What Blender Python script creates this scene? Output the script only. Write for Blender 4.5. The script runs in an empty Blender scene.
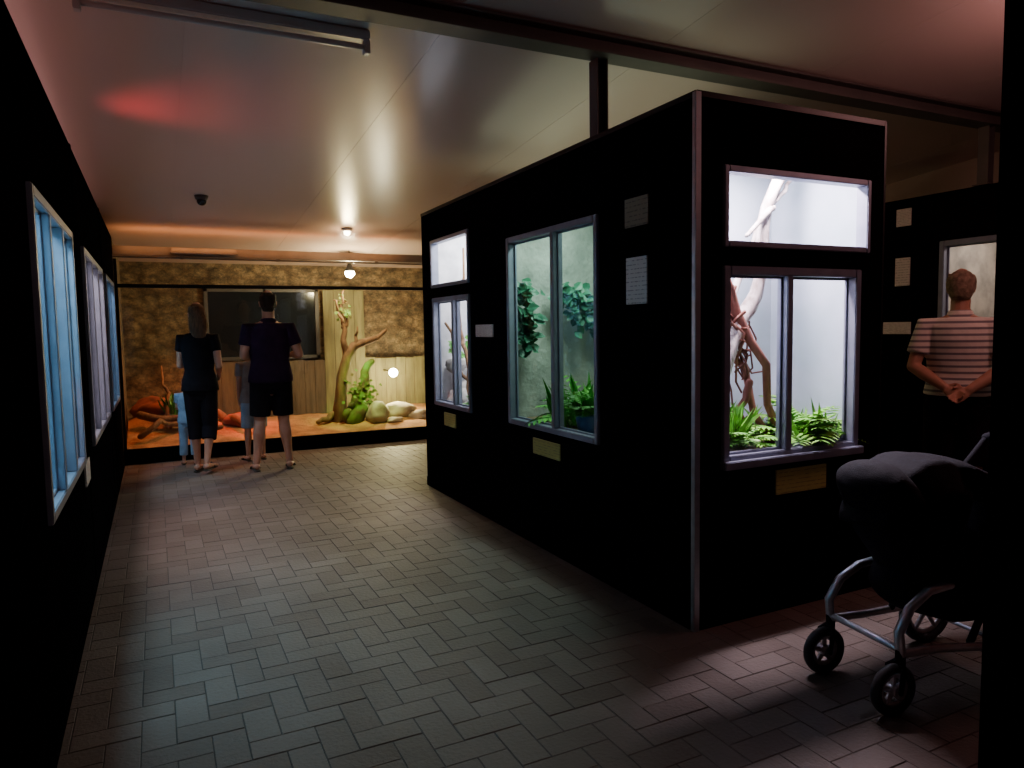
import bpy, bmesh, math, random
from mathutils import Vector, Matrix, noise
random.seed(4)
SC=bpy.context.scene
COL=SC.collection
V=Vector
# ------------------------------------------------------------ materials
def mat(name,col,rough=.5,metal=0,col2=None,scale=8,bump=0,bscale=None,detail=4,emit=None,estr=0,spec=.5,stretch=None,subs=0):
    m=bpy.data.materials.new(name);m.use_nodes=True
    nt=m.node_tree;N=nt.nodes;L=nt.links
    b=N['Principled BSDF']
    b.inputs['Base Color'].default_value=(*col,1);b.inputs['Roughness'].default_value=rough
    b.inputs['Metallic'].default_value=metal;b.inputs['Specular IOR Level'].default_value=spec
    tc=N.new('ShaderNodeTexCoord');mp=N.new('ShaderNodeMapping');L.new(tc.outputs['Object'],mp.inputs[0])
    if stretch: mp.inputs['Scale'].default_value=stretch
    if col2 is not None:
        n=N.new('ShaderNodeTexNoise');n.inputs['Scale'].default_value=scale;n.inputs['Detail'].default_value=detail
        L.new(mp.outputs[0],n.inputs[0])
        r=N.new('ShaderNodeValToRGB');r.color_ramp.elements[0].position=.35;r.color_ramp.elements[1].position=.65
        r.color_ramp.elements[0].color=(*col,1);r.color_ramp.elements[1].color=(*col2,1)
        L.new(n.outputs['Fac'],r.inputs[0]);L.new(r.outputs[0],b.inputs['Base Color'])
    if bump:
        n2=N.new('ShaderNodeTexNoise');n2.inputs['Scale'].default_value=bscale or scale;n2.inputs['Detail'].default_value=5
        L.new(mp.outputs[0],n2.inputs[0])
        bp=N.new('ShaderNodeBump');bp.inputs['Strength'].default_value=bump;bp.inputs['Distance'].default_value=.02
        L.new(n2.outputs['Fac'],bp.inputs['Height']);L.new(bp.outputs[0],b.inputs['Normal'])
    if emit: b.inputs['Emission Color'].default_value=(*emit,1);b.inputs['Emission Strength'].default_value=estr
    if subs: b.inputs['Subsurface Weight'].default_value=subs;b.inputs['Subsurface Radius'].default_value=(.01,.005,.003)
    return m
M={}
M['black']=mat('black_laminate',(.004,.0035,.0045),.8,spec=.0,col2=(.0055,.005,.006),scale=3)
M['blackmetal']=mat('black_metal',(.01,.01,.011),.4,spec=.2)
M['alu']=mat('aluminium',(.42,.43,.47),.38,.85,col2=(.36,.37,.41),scale=20)
M['frame']=mat('window_frame',(.24,.26,.34),.4,.3,col2=(.2,.22,.29),scale=12)
M['steel']=mat('painted_steel_beam',(.07,.065,.062),.55,.2,col2=(.09,.08,.075),scale=5)
M['hdr']=mat('header_beam_paint',(.22,.19,.16),.5,col2=(.17,.15,.13),scale=5)
M['white']=mat('white_enamel',(.45,.42,.42),.3)
M['panelC']=mat('cage_lining_grey_blue',(.42,.48,.56),.5,col2=(.30,.38,.43),scale=2.5)
M['panelB']=mat('cage_lining_grey',(.36,.38,.33),.75,col2=(.2,.22,.19),scale=5,bump=.5,bscale=25)
M['panelA']=mat('cage_lining_white',(.7,.7,.73),.6,col2=(.45,.46,.5),scale=6)
M['panelL']=mat('cage_lining_cyan',(.5,.68,.74),.5,col2=(.2,.38,.46),scale=3.5)
M['panelR']=mat('cage_lining_beige',(.5,.44,.38),.7,col2=(.25,.23,.21),scale=6)
M['bark']=mat('brown_bark',(.10,.05,.025),.85,col2=(.2,.11,.05),scale=14,bump=.9,stretch=(1,1,.3))
M['redbark']=mat('red_brown_bark',(.13,.04,.03),.85,col2=(.24,.09,.06),scale=14,bump=.7,stretch=(1,1,.3))
M['pale']=mat('pale_driftwood',(.55,.5,.48),.85,col2=(.27,.22,.2),scale=22,bump=1,stretch=(1,1,.25))
M['green']=mat('leaf_green',(.03,.2,.02),.5,col2=(.1,.36,.04),scale=9)
M['lime']=mat('leaf_lime',(.22,.48,.05),.5,col2=(.08,.32,.03),scale=9)
M['ivy']=mat('leaf_ivy',(.012,.09,.05),.45,col2=(.03,.16,.08),scale=9)
M['greenlit']=mat('green_lit_bark',(.1,.2,.03),.9,col2=(.09,.05,.02),scale=7,bump=.8)  # green light on the lower tree, painted into the bark colour
M['litter']=mat('substrate',(.22,.15,.08),.95,col2=(.1,.07,.04),scale=25,bump=.8)
M['sand']=mat('sand',(.46,.23,.09),.95,col2=(.25,.12,.05),scale=5,bump=.6,bscale=30)
M['rock']=mat('rock',(.42,.35,.27),.9,col2=(.24,.19,.14),scale=6,bump=.9)
M['redrock']=mat('red_rock',(.3,.08,.04),.9,col2=(.18,.06,.04),scale=6,bump=.9)
M['rockw']=mat('white_rock',(.6,.58,.55),.85,col2=(.3,.28,.27),scale=9,bump=.9)
M['rubber']=mat('rubber_tyre',(.03,.03,.034),.7)
M['fabric']=mat('black_fabric',(.006,.006,.009),.85,col2=(.010,.010,.015),scale=60,bump=.2,bscale=200,spec=.15)
M['silver']=mat('brushed_silver',(.6,.6,.65),.35,.7,col2=(.5,.5,.55),scale=30)
M['pink']=mat('pink_fabric',(.45,.05,.16),.8,col2=(.55,.12,.25),scale=12)
M['greyf']=mat('grey_fabric',(.3,.3,.33),.8,col2=(.22,.22,.25),scale=12)
M['pot']=mat('blue_pot',(.04,.1,.25),.4,col2=(.03,.07,.2),scale=5)
M['skin']=mat('skin',(.52,.28,.19),.55,col2=(.46,.23,.15),scale=10,subs=.1)
M['hairb']=mat('hair_dark',(.02,.012,.008),.7,col2=(.035,.02,.012),scale=30,bump=.6,bscale=60,stretch=(3,3,.4),spec=.2)
M['hairl']=mat('hair_lightbrown',(.16,.075,.035),.7,col2=(.08,.04,.02),scale=30,bump=.6,bscale=60,stretch=(3,3,.4),spec=.2)
M['hairg']=mat('hair_greyblonde',(.34,.25,.17),.6,col2=(.18,.13,.09),scale=30,bump=.6,bscale=60,spec=.2)
M['blk']=mat('black_cotton',(.009,.008,.01),.9,col2=(.014,.012,.016),scale=8,bump=.5,bscale=14,spec=.05)
M['navy']=mat('navy_cotton',(.035,.015,.045),.9,col2=(.022,.011,.03),scale=8,bump=.6,bscale=13,spec=.05)
M['ltblue']=mat('light_blue_cotton',(.3,.42,.55),.9,col2=(.22,.33,.47),scale=8,bump=.6,bscale=13)
M['greytee']=mat('grey_cotton',(.3,.28,.27),.9,col2=(.22,.2,.2),scale=8,bump=.6,bscale=13)
M['shoe']=mat('sandal_rubber',(.03,.025,.02),.7,col2=(.05,.04,.03),scale=20)
M['eye']=mat('eye_white',(.8,.8,.78),.2);M['iris']=mat('iris_dark',(.03,.02,.01),.2);M['lip']=mat('lip',(.45,.15,.13),.5)
M['door']=mat('wall_paint_brown',(.3,.22,.19),.7,col2=(.25,.18,.15),scale=2)
M['concrete']=mat('mortar',(.05,.043,.04),.95,col2=(.036,.032,.03),scale=30)
M['darkpane']=mat('dark_pane',(.01,.012,.016),.12)
M['bulb']=mat('lamp_bulb',(1,.95,.8),.4,emit=(1,.9,.62),estr=200)

def stripes():
    m=mat('striped_polo',(.5,.48,.45),.9,bump=.5,bscale=13)
    nt=m.node_tree;N=nt.nodes;L=nt.links;b=N['Principled BSDF']
    tc=N.new('ShaderNodeTexCoord');s=N.new('ShaderNodeSeparateXYZ');L.new(tc.outputs['Object'],s.inputs[0])
    a=N.new('ShaderNodeMath');a.operation='MULTIPLY';a.inputs[1].default_value=2*math.pi/.042;L.new(s.outputs['Z'],a.inputs[0])
    c=N.new('ShaderNodeMath');c.operation='SINE';L.new(a.outputs[0],c.inputs[0])
    r=N.new('ShaderNodeValToRGB');r.color_ramp.elements[0].position=.2;r.color_ramp.elements[1].position=.4
    r.color_ramp.elements[0].color=(.22,.2,.22,1);r.color_ramp.elements[1].color=(.8,.74,.66,1)
    mr=N.new('ShaderNodeMapRange');mr.inputs['From Min'].default_value=-1;L.new(c.outputs[0],mr.inputs['Value'])
    L.new(mr.outputs[0],r.inputs[0]);L.new(r.outputs[0],b.inputs['Base Color']);return m
M['stripe']=stripes()
def glass():
    m=bpy.data.materials.new('window_glass');m.use_nodes=True;nt=m.node_tree;N=nt.nodes;L=nt.links
    N.remove(N['Principled BSDF']);o=N['Material Output']
    t=N.new('ShaderNodeBsdfTransparent');t.inputs[0].default_value=(.97,.99,.98,1)
    g=N.new('ShaderNodeBsdfGlossy');g.inputs['Roughness'].default_value=.02
    lw=N.new('ShaderNodeLayerWeight');lw.inputs[0].default_value=.5
    p=N.new('ShaderNodeMath');p.operation='POWER';p.inputs[1].default_value=5;L.new(lw.outputs['Facing'],p.inputs[0])
    q=N.new('ShaderNodeMath');q.operation='MULTIPLY_ADD';q.inputs[1].default_value=.8;q.inputs[2].default_value=.035;L.new(p.outputs[0],q.inputs[0])
    mx=N.new('ShaderNodeMixShader');L.new(q.outputs[0],mx.inputs[0]);L.new(t.outputs[0],mx.inputs[1]);L.new(g.outputs[0],mx.inputs[2])
    L.new(mx.outputs[0],o.inputs[0]);return m
M['glass']=glass()
M['ceil']=mat('gloss_ceiling_panel',(.62,.49,.45),.25,spec=.5,bump=.04,bscale=2)
def paver_mat():
    m=bpy.data.materials.new('clay_paver');m.use_nodes=True;nt=m.node_tree;N=nt.nodes;L=nt.links;b=N['Principled BSDF']
    g=N.new('ShaderNodeNewGeometry');r=N.new('ShaderNodeValToRGB')
    cr=r.color_ramp;cr.elements[0].color=(.115,.088,.075,1);cr.elements[1].color=(.155,.127,.112,1);e=cr.elements.new(.5);e.color=(.135,.108,.094,1)
    L.new(g.outputs['Random Per Island'],r.inputs[0])
    tc=N.new('ShaderNodeTexCoord');n=N.new('ShaderNodeTexNoise');n.inputs['Scale'].default_value=60;n.inputs['Detail'].default_value=5
    L.new(tc.outputs['Object'],n.inputs[0])
    n2=N.new('ShaderNodeTexNoise');n2.inputs['Scale'].default_value=1.3;n2.inputs['Detail'].default_value=6;L.new(tc.outputs['Object'],n2.inputs[0])
    mr=N.new('ShaderNodeMapRange');mr.inputs['From Min'].default_value=.3;mr.inputs['From Max'].default_value=.7
    mr.inputs['To Min'].default_value=.65;mr.inputs['To Max'].default_value=1.15;L.new(n2.outputs['Fac'],mr.inputs[0])
    mx=N.new('ShaderNodeMix');mx.data_type='RGBA';mx.blend_type='MULTIPLY';mx.inputs[0].default_value=1
    L.new(r.outputs[0],mx.inputs[6]);L.new(mr.outputs[0],mx.inputs[7]);L.new(mx.outputs[2],b.inputs['Base Color'])
    bp=N.new('ShaderNodeBump');bp.inputs['Strength'].default_value=.35;bp.inputs['Distance'].default_value=.01
    L.new(n.outputs['Fac'],bp.inputs['Height']);L.new(bp.outputs[0],b.inputs['Normal'])
    b.inputs['Roughness'].default_value=.6;b.inputs['Specular IOR Level'].default_value=.3;return m
M['paver']=paver_mat()
def stone_mural():
    m=bpy.data.materials.new('painted_stone_wall');m.use_nodes=True;nt=m.node_tree;N=nt.nodes;L=nt.links;b=N['Principled BSDF']
    tc=N.new('ShaderNodeTexCoord');mp=N.new('ShaderNodeMapping');L.new(tc.outputs['Object'],mp.inputs[0]);mp.inputs['Scale'].default_value=(1,1,1.4)
    v=N.new('ShaderNodeTexVoronoi');v.inputs['Scale'].default_value=6;L.new(mp.outputs[0],v.inputs[0])
    n=N.new('ShaderNodeTexNoise');n.inputs['Scale'].default_value=13;n.inputs['Detail'].default_value=12;n.inputs['Roughness'].default_value=.85;L.new(mp.outputs[0],n.inputs[0])
    r=N.new('ShaderNodeValToRGB');cr=r.color_ramp;cr.elements[0].position=.32;cr.elements[0].color=(.035,.025,.015,1)
    cr.elements[1].position=.70;cr.elements[1].color=(.5,.4,.22,1)
    e=cr.elements.new(.46);e.color=(.12,.09,.05,1);e=cr.elements.new(.56);e.color=(.25,.17,.09,1)
    L.new(n.outputs['Fac'],r.inputs[0])
    r2=N.new('ShaderNodeValToRGB');r2.color_ramp.elements[0].color=(1,1,1,1);r2.color_ramp.elements[1].color=(.35,.3,.27,1)
    r2.color_ramp.elements[0].position=.3;r2.color_ramp.elements[1].position=.8
    L.new(v.outputs['Distance'],r2.inputs[0])
    mx=N.new('ShaderNodeMix');mx.data_type='RGBA';mx.blend_type='MULTIPLY';mx.inputs[0].default_value=.8
    L.new(r.outputs[0],mx.inputs[6]);L.new(r2.outputs[0],mx.inputs[7]);L.new(mx.outputs[2],b.inputs['Base Color'])
    bp=N.new('ShaderNodeBump');bp.inputs['Strength'].default_value=.8;bp.inputs['Distance'].default_value=.03;bp.invert=True
    L.new(v.outputs['Distance'],bp.inputs['Height']);L.new(bp.outputs[0],b.inputs['Normal']);b.inputs['Roughness'].default_value=.9
    return m
M['mural']=stone_mural()
def sign_mat(name,bg,ink,rows):
    m=bpy.data.materials.new(name);m.use_nodes=True;nt=m.node_tree;N=nt.nodes;L=nt.links;b=N['Principled BSDF']
    tc=N.new('ShaderNodeTexCoord');mp=N.new('ShaderNodeMapping');L.new(tc.outputs['Generated'],mp.inputs[0])
    s=N.new('ShaderNodeSeparateXYZ');L.new(mp.outputs[0],s.inputs[0])
    a=N.new('ShaderNodeMath');a.operation='MULTIPLY';a.inputs[1].default_value=rows*6.283;L.new(s.outputs['Z'],a.inputs[0])
    c=N.new('ShaderNodeMath');c.operation='SINE';L.new(a.outputs[0],c.inputs[0])
    n=N.new('ShaderNodeTexNoise');n.inputs['Scale'].default_value=9;L.new(mp.outputs[0],n.inputs[0])
    mu=N.new('ShaderNodeMath');mu.operation='MULTIPLY';L.new(c.outputs[0],mu.inputs[0]);L.new(n.outputs['Fac'],mu.inputs[1])
    r=N.new('ShaderNodeValToRGB');r.color_ramp.elements[0].position=.38;r.color_ramp.elements[1].position=.5
    r.color_ramp.elements[0].color=(*bg,1);r.color_ramp.elements[1].color=(*ink,1);L.new(mu.outputs[0],r.inputs[0])
    L.new(r.outputs[0],b.inputs['Base Color']);b.inputs['Roughness'].default_value=.45;return m
M['paper']=sign_mat('printed_notice',(.66,.62,.58),(.3,.28,.28),11)
M['paperd']=sign_mat('framed_notice',(.2,.17,.11),(.08,.07,.05),6)
M['yellow']=sign_mat('yellow_label',(.48,.46,.13),(.25,.24,.08),6)
# ------------------------------------------------------------ geometry helpers
def obj(name,bm,m,parent=None,smooth=False):
    me=bpy.data.meshes.new(name);bmesh.ops.recalc_face_normals(bm,faces=bm.faces[:]);bm.to_mesh(me);bm.free()
    o=bpy.data.objects.new(name,me);COL.objects.link(o)
    if m: 
        for k in (m if isinstance(m,list) else [m]): me.materials.append(k)
    if smooth:
        for p in me.polygons:p.use_smooth=True
    if parent:o.parent=parent
    return o
def empty(name,loc=(0,0,0),rz=0):
    e=bpy.data.objects.new(name,None);COL.objects.link(e);e.location=loc;e.rotation_euler=(0,0,rz);e.empty_display_size=.1;return e
def addbox(bm,x0,x1,y0,y1,z0,z1,bev=0,mi=0):
    vs=[bm.verts.new((x,y,z)) for z in(z0,z1) for y in(y0,y1) for x in(x0,x1)]
    fs=[(0,1,3,2),(4,6,7,5),(0,4,5,1),(2,3,7,6),(0,2,6,4),(1,5,7,3)]
    F=[bm.faces.new([vs[i] for i in f]) for f in fs]
    for f in F:f.material_index=mi
    if bev:
        es=list({e for f in F for e in f.edges});bmesh.ops.bevel(bm,geom=es,offset=bev,segments=2,affect='EDGES')
def box(name,x0,x1,y0,y1,z0,z1,m,parent=None,bev=0):
    bm=bmesh.new();addbox(bm,x0,x1,y0,y1,z0,z1,bev);return obj(name,bm,m,parent)
def tube(bm,pts,rads,side=V((1,0,0)),seg=12,cap=1.0,mi=0):
    pts=[V(p) for p in pts];rads=[(r,r) if not isinstance(r,tuple) else r for r in rads]
    T=[]
    n=len(pts)
    for i in range(n):
        t=(pts[min(i+1,n-1)]-pts[max(i-1,0)]).normalized();T.append(t)
    P=[];
    if cap:
        for k in (3,2,1):
            a=k*math.pi/2/3.2;rr=rads[0];P.append((pts[0]-T[0]*min(rr)*cap*math.sin(a),T[0],(rr[0]*math.cos(a),rr[1]*math.cos(a))))
    for i in range(n):P.append((pts[i],T[i],rads[i]))
    if cap:
        for k in (1,2,3):
            a=k*math.pi/2/3.2;rr=rads[-1];P.append((pts[-1]+T[-1]*min(rr)*cap*math.sin(a),T[-1],(rr[0]*math.cos(a),rr[1]*math.cos(a))))
    rings=[];s0=V(side)
    for c,t,r in P:
        s=s0-t*s0.dot(t)
        if s.length<.05: s=t.orthogonal()
        s.normalize();u=t.cross(s);s0=s if s.length>0 else s0
        rings.append([bm.verts.new(c+s*r[0]*math.cos(2*math.pi*k/seg)+u*r[1]*math.sin(2*math.pi*k/seg)) for k in range(seg)])
    for a,b in zip(rings,rings[1:]):
        for k in range(seg):
            f=bm.faces.new((a[k],a[(k+1)%seg],b[(k+1)%seg],b[k]));f.material_index=mi;f.smooth=True
    for rg,rv in((rings[0],True),(rings[-1],False)):
        f=bm.faces.new(rg[::-1] if rv else rg);f.material_index=mi
def holed(name,ax,pos,th,u0,u1,z0,z1,holes,m,parent=None):
    us=sorted({u0,u1,*[h[0] for h in holes],*[h[1] for h in holes]});zs=sorted({z0,z1,*[h[2] for h in holes],*[h[3] for h in holes]})
    bm=bmesh.new()
    a,b=min(pos,pos+th),max(pos,pos+th)
    for i in range(len(us)-1):
        for j in range(len(zs)-1):
            cu=(us[i]+us[i+1])/2;cz=(zs[j]+zs[j+1])/2
            if any(h[0]<cu<h[1] and h[2]<cz<h[3] for h in holes):continue
            if ax==0:addbox(bm,a,b,us[i],us[i+1],zs[j],zs[j+1])
            else:addbox(bm,us[i],us[i+1],a,b,zs[j],zs[j+1])
    bmesh.ops.remove_doubles(bm,verts=bm.verts[:],dist=1e-5)
    return obj(name,bm,m,parent)
WN=[0]
def window(ax,face,out,u0,u1,z0,z1,mull=(),fw=.03,m='frame',sill=False):
    WN[0]+=1;e=empty('window_%d'%WN[0])
    a,b=sorted((face+out*.018,face-out*.05))
    def B(bm,p0,p1,q0,q1,d0=a,d1=b,bev=.004):
        if ax==0:addbox(bm,d0,d1,p0,p1,q0,q1,bev)
        else:addbox(bm,p0,p1,d0,d1,q0,q1,bev)
    bm=bmesh.new();B(bm,u0-.01,u0+fw,z0-.01,z1+.01);B(bm,u1-fw,u1+.01,z0-.01,z1+.01);B(bm,u0+fw,u1-fw,z1-fw,z1+.01);B(bm,u0+fw,u1-fw,z0-.01,z0+fw)
    for k in mull:B(bm,k-.02,k+.02,z0+fw,z1-fw)
    if sill:
        s0,s1=sorted((face+out*.045,face));B(bm,u0-.02,u1+.02,z0-.03,z0+.008,s0,s1)
    obj('frame',bm,M[m],e)
    us=[u0,*mull,u1]
    for i in range(len(us)-1):
        off=-.012-.018*(i%2);d0,d1=sorted((face+out*off,face+out*(off-.014)))
        bm=bmesh.new();l=us[i]+(fw if i==0 else .02);r=us[i+1]-(fw if i==len(us)-2 else .02);w=.012
        if len(us)>2:
            B(bm,l,l+w,z0+fw,z1-fw,d0,d1,.002);B(bm,r-w,r,z0+fw,z1-fw,d0,d1,.002);B(bm,l,r,z0+fw,z0+fw+w,d0,d1,.002);B(bm,l,r,z1-fw-w,z1-fw,d0,d1,.002)
            obj('sash_%d'%i,bm,M[m],e)
        else: bm.free()
        bm=bmesh.new();dm=(d0+d1)/2
        if ax==0:vs=[(dm,l,z0+fw),(dm,r,z0+fw),(dm,r,z1-fw),(dm,l,z1-fw)]
        else:vs=[(l,dm,z0+fw),(r,dm,z0+fw),(r,dm,z1-fw),(l,dm,z1-fw)]
        bm.faces.new([bm.verts.new(v) for v in vs]);obj('pane_%d'%i,bm,M['glass'],e)
    return e
def sign(name,ax,face,out,u0,u1,z0,z1,m):
    a,b=sorted((face+out*.001,face+out*.009))
    return box(name,*( (a,b,u0,u1) if ax==0 else (u0,u1,a,b)),z0,z1,M[m])
def rock(bm,c,r,sq=(1,1,.7),sd=0,sub=3):
    g=bmesh.ops.create_icosphere(bm,subdivisions=sub,radius=1)
    for v in g['verts']:
        p=v.co.copy();d=1+.35*noise.noise(p*1.3+V((sd*3.1,sd,0)))+.12*noise.noise(p*4+V((sd,0,0)))
        v.co=V((p.x*sq[0]*r*d+c[0],p.y*sq[1]*r*d+c[1],p.z*sq[2]*r*d+c[2]))
    for f in bm.faces:f.smooth=True
def branch(bm,a,b,r0,r1,wob=.04,n=8,sd=0,seg=10):
    a,b=V(a),V(b);pts=[];rs=[]
    for i in range(n+1):
        t=i/n;p=a.lerp(b,t);w=wob*math.sin(math.pi*t)**.5 if 0<t<1 else 0
        p+=V((noise.noise(V((t*3+sd,sd,0))),noise.noise(V((sd,t*3,5))),noise.noise(V((2,sd,t*3)))))*w*2
        pts.append(p);rs.append((r0+(r1-r0)*t)*(1+.25*noise.noise(V((t*8,sd,9)))))
    tube(bm,pts,rs,seg=seg)
    return pts
def leaf(bm,base,d,up,L,W,mi=0):
    base,d,up=V(base),V(d).normalized(),V(up);s=d.cross(up)
    if s.length<.01:s=d.orthogonal()
    s.normalize();n=s.cross(d)
    p=[base,base+d*L*.35+s*W*.5+n*L*.03,base+d*L*.7+s*W*.35,base+d*L-n*L*.12,base+d*L*.7-s*W*.35,base+d*L*.35-s*W*.5+n*L*.03,base+d*L*.4-n*L*.04]
    v=[bm.verts.new(x) for x in p]
    for f in((0,1,6),(1,2,6),(2,3,6),(3,4,6),(4,5,6),(5,0,6)):
        k=bm.faces.new([v[i] for i in f]);k.material_index=mi
def fern(bm,c,n,L,mi=0,lw=.3):
    for i in range(n):
        a=random.uniform(0,6.28);el=random.uniform(.5,1.2);l=L*random.uniform(.6,1);prev=V(c)
        d=V((math.cos(a)*math.cos(el),math.sin(a)*math.cos(el),math.sin(el)))
        for k in range(9):
            nx=prev+d*l/9;d=(d+V((0,0,-.13))).normalized();sd=d.cross(V((0,0,1))).normalized();w=l*lw*math.sin((k+1.2)/10.5*math.pi)*.6
            leaf(bm,nx,sd+d*.6,V((0,0,1)),w+.01,.3*w+.006,mi);leaf(bm,nx,-sd+d*.6,V((0,0,1)),w+.01,.3*w+.006,mi)
            prev=nx
def ivy(bm,c,r,n,L=.06,mi=0):
    for i in range(n):
        p=V(c)+V([random.gauss(0,.4)*r[k] for k in range(3)])
        leaf(bm,p,V((random.uniform(-1,1),random.uniform(-1,.2),random.uniform(-1,.3))),V((random.uniform(-.5,.5),-1,.6)),L*random.uniform(.7,1.2),L*.8,mi)
def grass(bm,c,r,n,L,mi=0,wd=.09):
    for i in range(n):
        p=V(c)+V((random.uniform(-r,r),random.uniform(-r,r),0))
        leaf(bm,p,V((random.uniform(-.7,.7),random.uniform(-.7,.7),1)),V((random.uniform(-1,1),random.uniform(-1,1),0)),L*random.uniform(.6,1.1),L*wd,mi)
def area(name,loc,size,power,col,rot=(0,0,0),sizey=None,spread=None):
    l=bpy.data.lights.new(name,'AREA');l.energy=power;l.color=col;l.size=size
    if sizey:l.shape='RECTANGLE';l.size_y=sizey
    if spread:l.spread=spread
    o=bpy.data.objects.new(name,l);COL.objects.link(o);o.location=loc;o.rotation_euler=rot;return o
def point(name,loc,power,col,r=.05):
    l=bpy.data.lights.new(name,'POINT');l.energy=power;l.color=col;l.shadow_soft_size=r
    o=bpy.data.objects.new(name,l);COL.objects.link(o);o.location=loc;return o
def spot(name,loc,target,power,col,ang=60,r=.05,blend=.6):
    l=bpy.data.lights.new(name,'SPOT');l.energy=power;l.color=col;l.spot_size=math.radians(ang);l.spot_blend=blend;l.shadow_soft_size=r
    o=bpy.data.objects.new(name,l);COL.objects.link(o);o.location=loc;o.rotation_euler=(V(target)-V(loc)).to_track_quat('-Z','Y').to_euler();return o
# ------------------------------------------------------------ camera
f,th,ps,ro=721.4784,0.0771,0.4573,-0.0160
Fv=V((math.sin(ps)*math.cos(th),math.cos(ps)*math.cos(th),-math.sin(th)));R=V((math.cos(ps),-math.sin(ps),0));U=R.cross(Fv)
R2=R*math.cos(ro)+U*math.sin(ro);U2=-R*math.sin(ro)+U*math.cos(ro)
cd=bpy.data.cameras.new('camera');cam=bpy.data.objects.new('camera',cd);COL.objects.link(cam);SC.camera=cam
cd.sensor_width=36;cd.lens=f/1024*36;cd.clip_start=.05
mw=Matrix(((R2.x,U2.x,-Fv.x,0),(R2.y,U2.y,-Fv.y,0),(R2.z,U2.z,-Fv.z,1.4),(0,0,0,1)));cam.matrix_world=mw
# ------------------------------------------------------------ room shell
XL,XR,YB,YF=-1.6,6.8,-2.5,10.5
def zc(y):return 2.95-.087*(y-3.35)
bm=bmesh.new();W=.11;g=.0013
for i in range(-5,62):
    for j in range(-18,80):
        k=(i-j)%4
        if k==0:x0,x1,y0,y1=i*W,(i+2)*W,j*W,(j+1)*W
        elif k==3:x0,x1,y0,y1=i*W,(i+1)*W,j*W,(j+2)*W
        else:continue
        if y1>8.9 or x1>6.8:continue
        dz=random.uniform(-.0012,.0008);b=.002
        lo=[bm.verts.new((x,y,-.003)) for x,y in((x0+g,y0+g),(x1-g,y0+g),(x1-g,y1-g),(x0+g,y1-g))]
        hi=[bm.verts.new((x,y,dz)) for x,y in((x0+g+b,y0+g+b),(x1-g-b,y0+g+b),(x1-g-b,y1-g-b),(x0+g+b,y1-g-b))]
        bm.faces.new(hi)
        for q in range(4):bm.faces.new((lo[q],lo[(q+1)%4],hi[(q+1)%4],hi[q]))
vs=[bm.verts.new(v) for v in((XL,YB,-.003),(XR,YB,-.003),(XR,YF,-.003),(XL,YF,-.003))];fb=bm.faces.new(vs);fb.material_index=1
obj('floor',bm,[M['paver'],M['concrete']])
bm=bmesh.new()
edges=[-1.8,-1.0,.2,1.4,2.6,3.8,5.0,6.2,6.9]
for a,b in zip(edges,edges[1:]):
    y0,y1=YB-.1,YF+.1;a2,b2=a+.0012,b-.0012
    vs=[bm.verts.new(v) for v in((a2,y0,zc(y0)),(b2,y0,zc(y0)),(b2,y1,zc(y1)),(a2,y1,zc(y1)),(a2,y0,zc(y0)+.05),(b2,y0,zc(y0)+.05),(b2,y1,zc(y1)+.05),(a2,y1,zc(y1)+.05))]
    for q in((0,1,2,3),(7,6,5,4),(0,4,5,1),(1,5,6,2),(2,6,7,3),(3,7,4,0)):bm.faces.new([vs[t] for t in q])
vs=[bm.verts.new(v) for v in((XL-.3,YB-.2,zc(YB-.2)+.003),(XR+.2,YB-.2,zc(YB-.2)+.003),(XR+.2,YF+.2,zc(YF+.2)+.003),(XL-.3,YF+.2,zc(YF+.2)+.003))];bm.faces.new(vs)
obj('ceiling',bm,M['ceil'])
box('wall_left',XL-.1,XL,YB,YF,0,3.55,M['door']);box('wall_right',XR,XR+.1,YB,YF,0,3.55,M['door'])
box('wall_back',XL,XR,YF,YF+.1,0,2.5,M['mural']);box('wall_front',XL,XR,YB-.1,YB,0,3.6,M['door'])
bm=bmesh.new();addbox(bm,XL,XR,3.30,3.44,2.845,2.86,.002);addbox(bm,XL,XR,3.36,3.375,2.86,2.94);addbox(bm,XL,XR,3.30,3.44,2.93,2.945,.002)
obj('ceiling_beam',bm,M['steel'])
def post(x,y,z0,z1):
    bm=bmesh.new();addbox(bm,x-.035,x-.028,y-.04,y+.04,z0,z1);addbox(bm,x+.028,x+.035,y-.04,y+.04,z0,z1);addbox(bm,x-.03,x+.03,y-.004,y+.004,z0,z1);addbox(bm,x-.06,x+.06,y-.06,y+.06,z0,z0+.008)
    return obj('steel_post',bm,M['steel'])
post(2.24,3.42,2.415,2.845);post(5.66,3.38,2.415,2.845)
e=empty('fluorescent_batten')
bm=bmesh.new();addbox(bm,-.25,1.05,3.69,3.75,2.865,2.915,.006);obj('housing',bm,M['white'],e)
bm=bmesh.new();addbox(bm,-.25,-.22,3.695,3.745,2.80,2.87,.004);addbox(bm,1.02,1.05,3.695,3.745,2.80,2.87,.004);obj('end_caps',bm,M['white'],e)
bm=bmesh.new();tube(bm,[(-.22,3.72,2.835),(1.02,3.72,2.835)],[.014,.014]);obj('tube',bm,M['white'],e)
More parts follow.
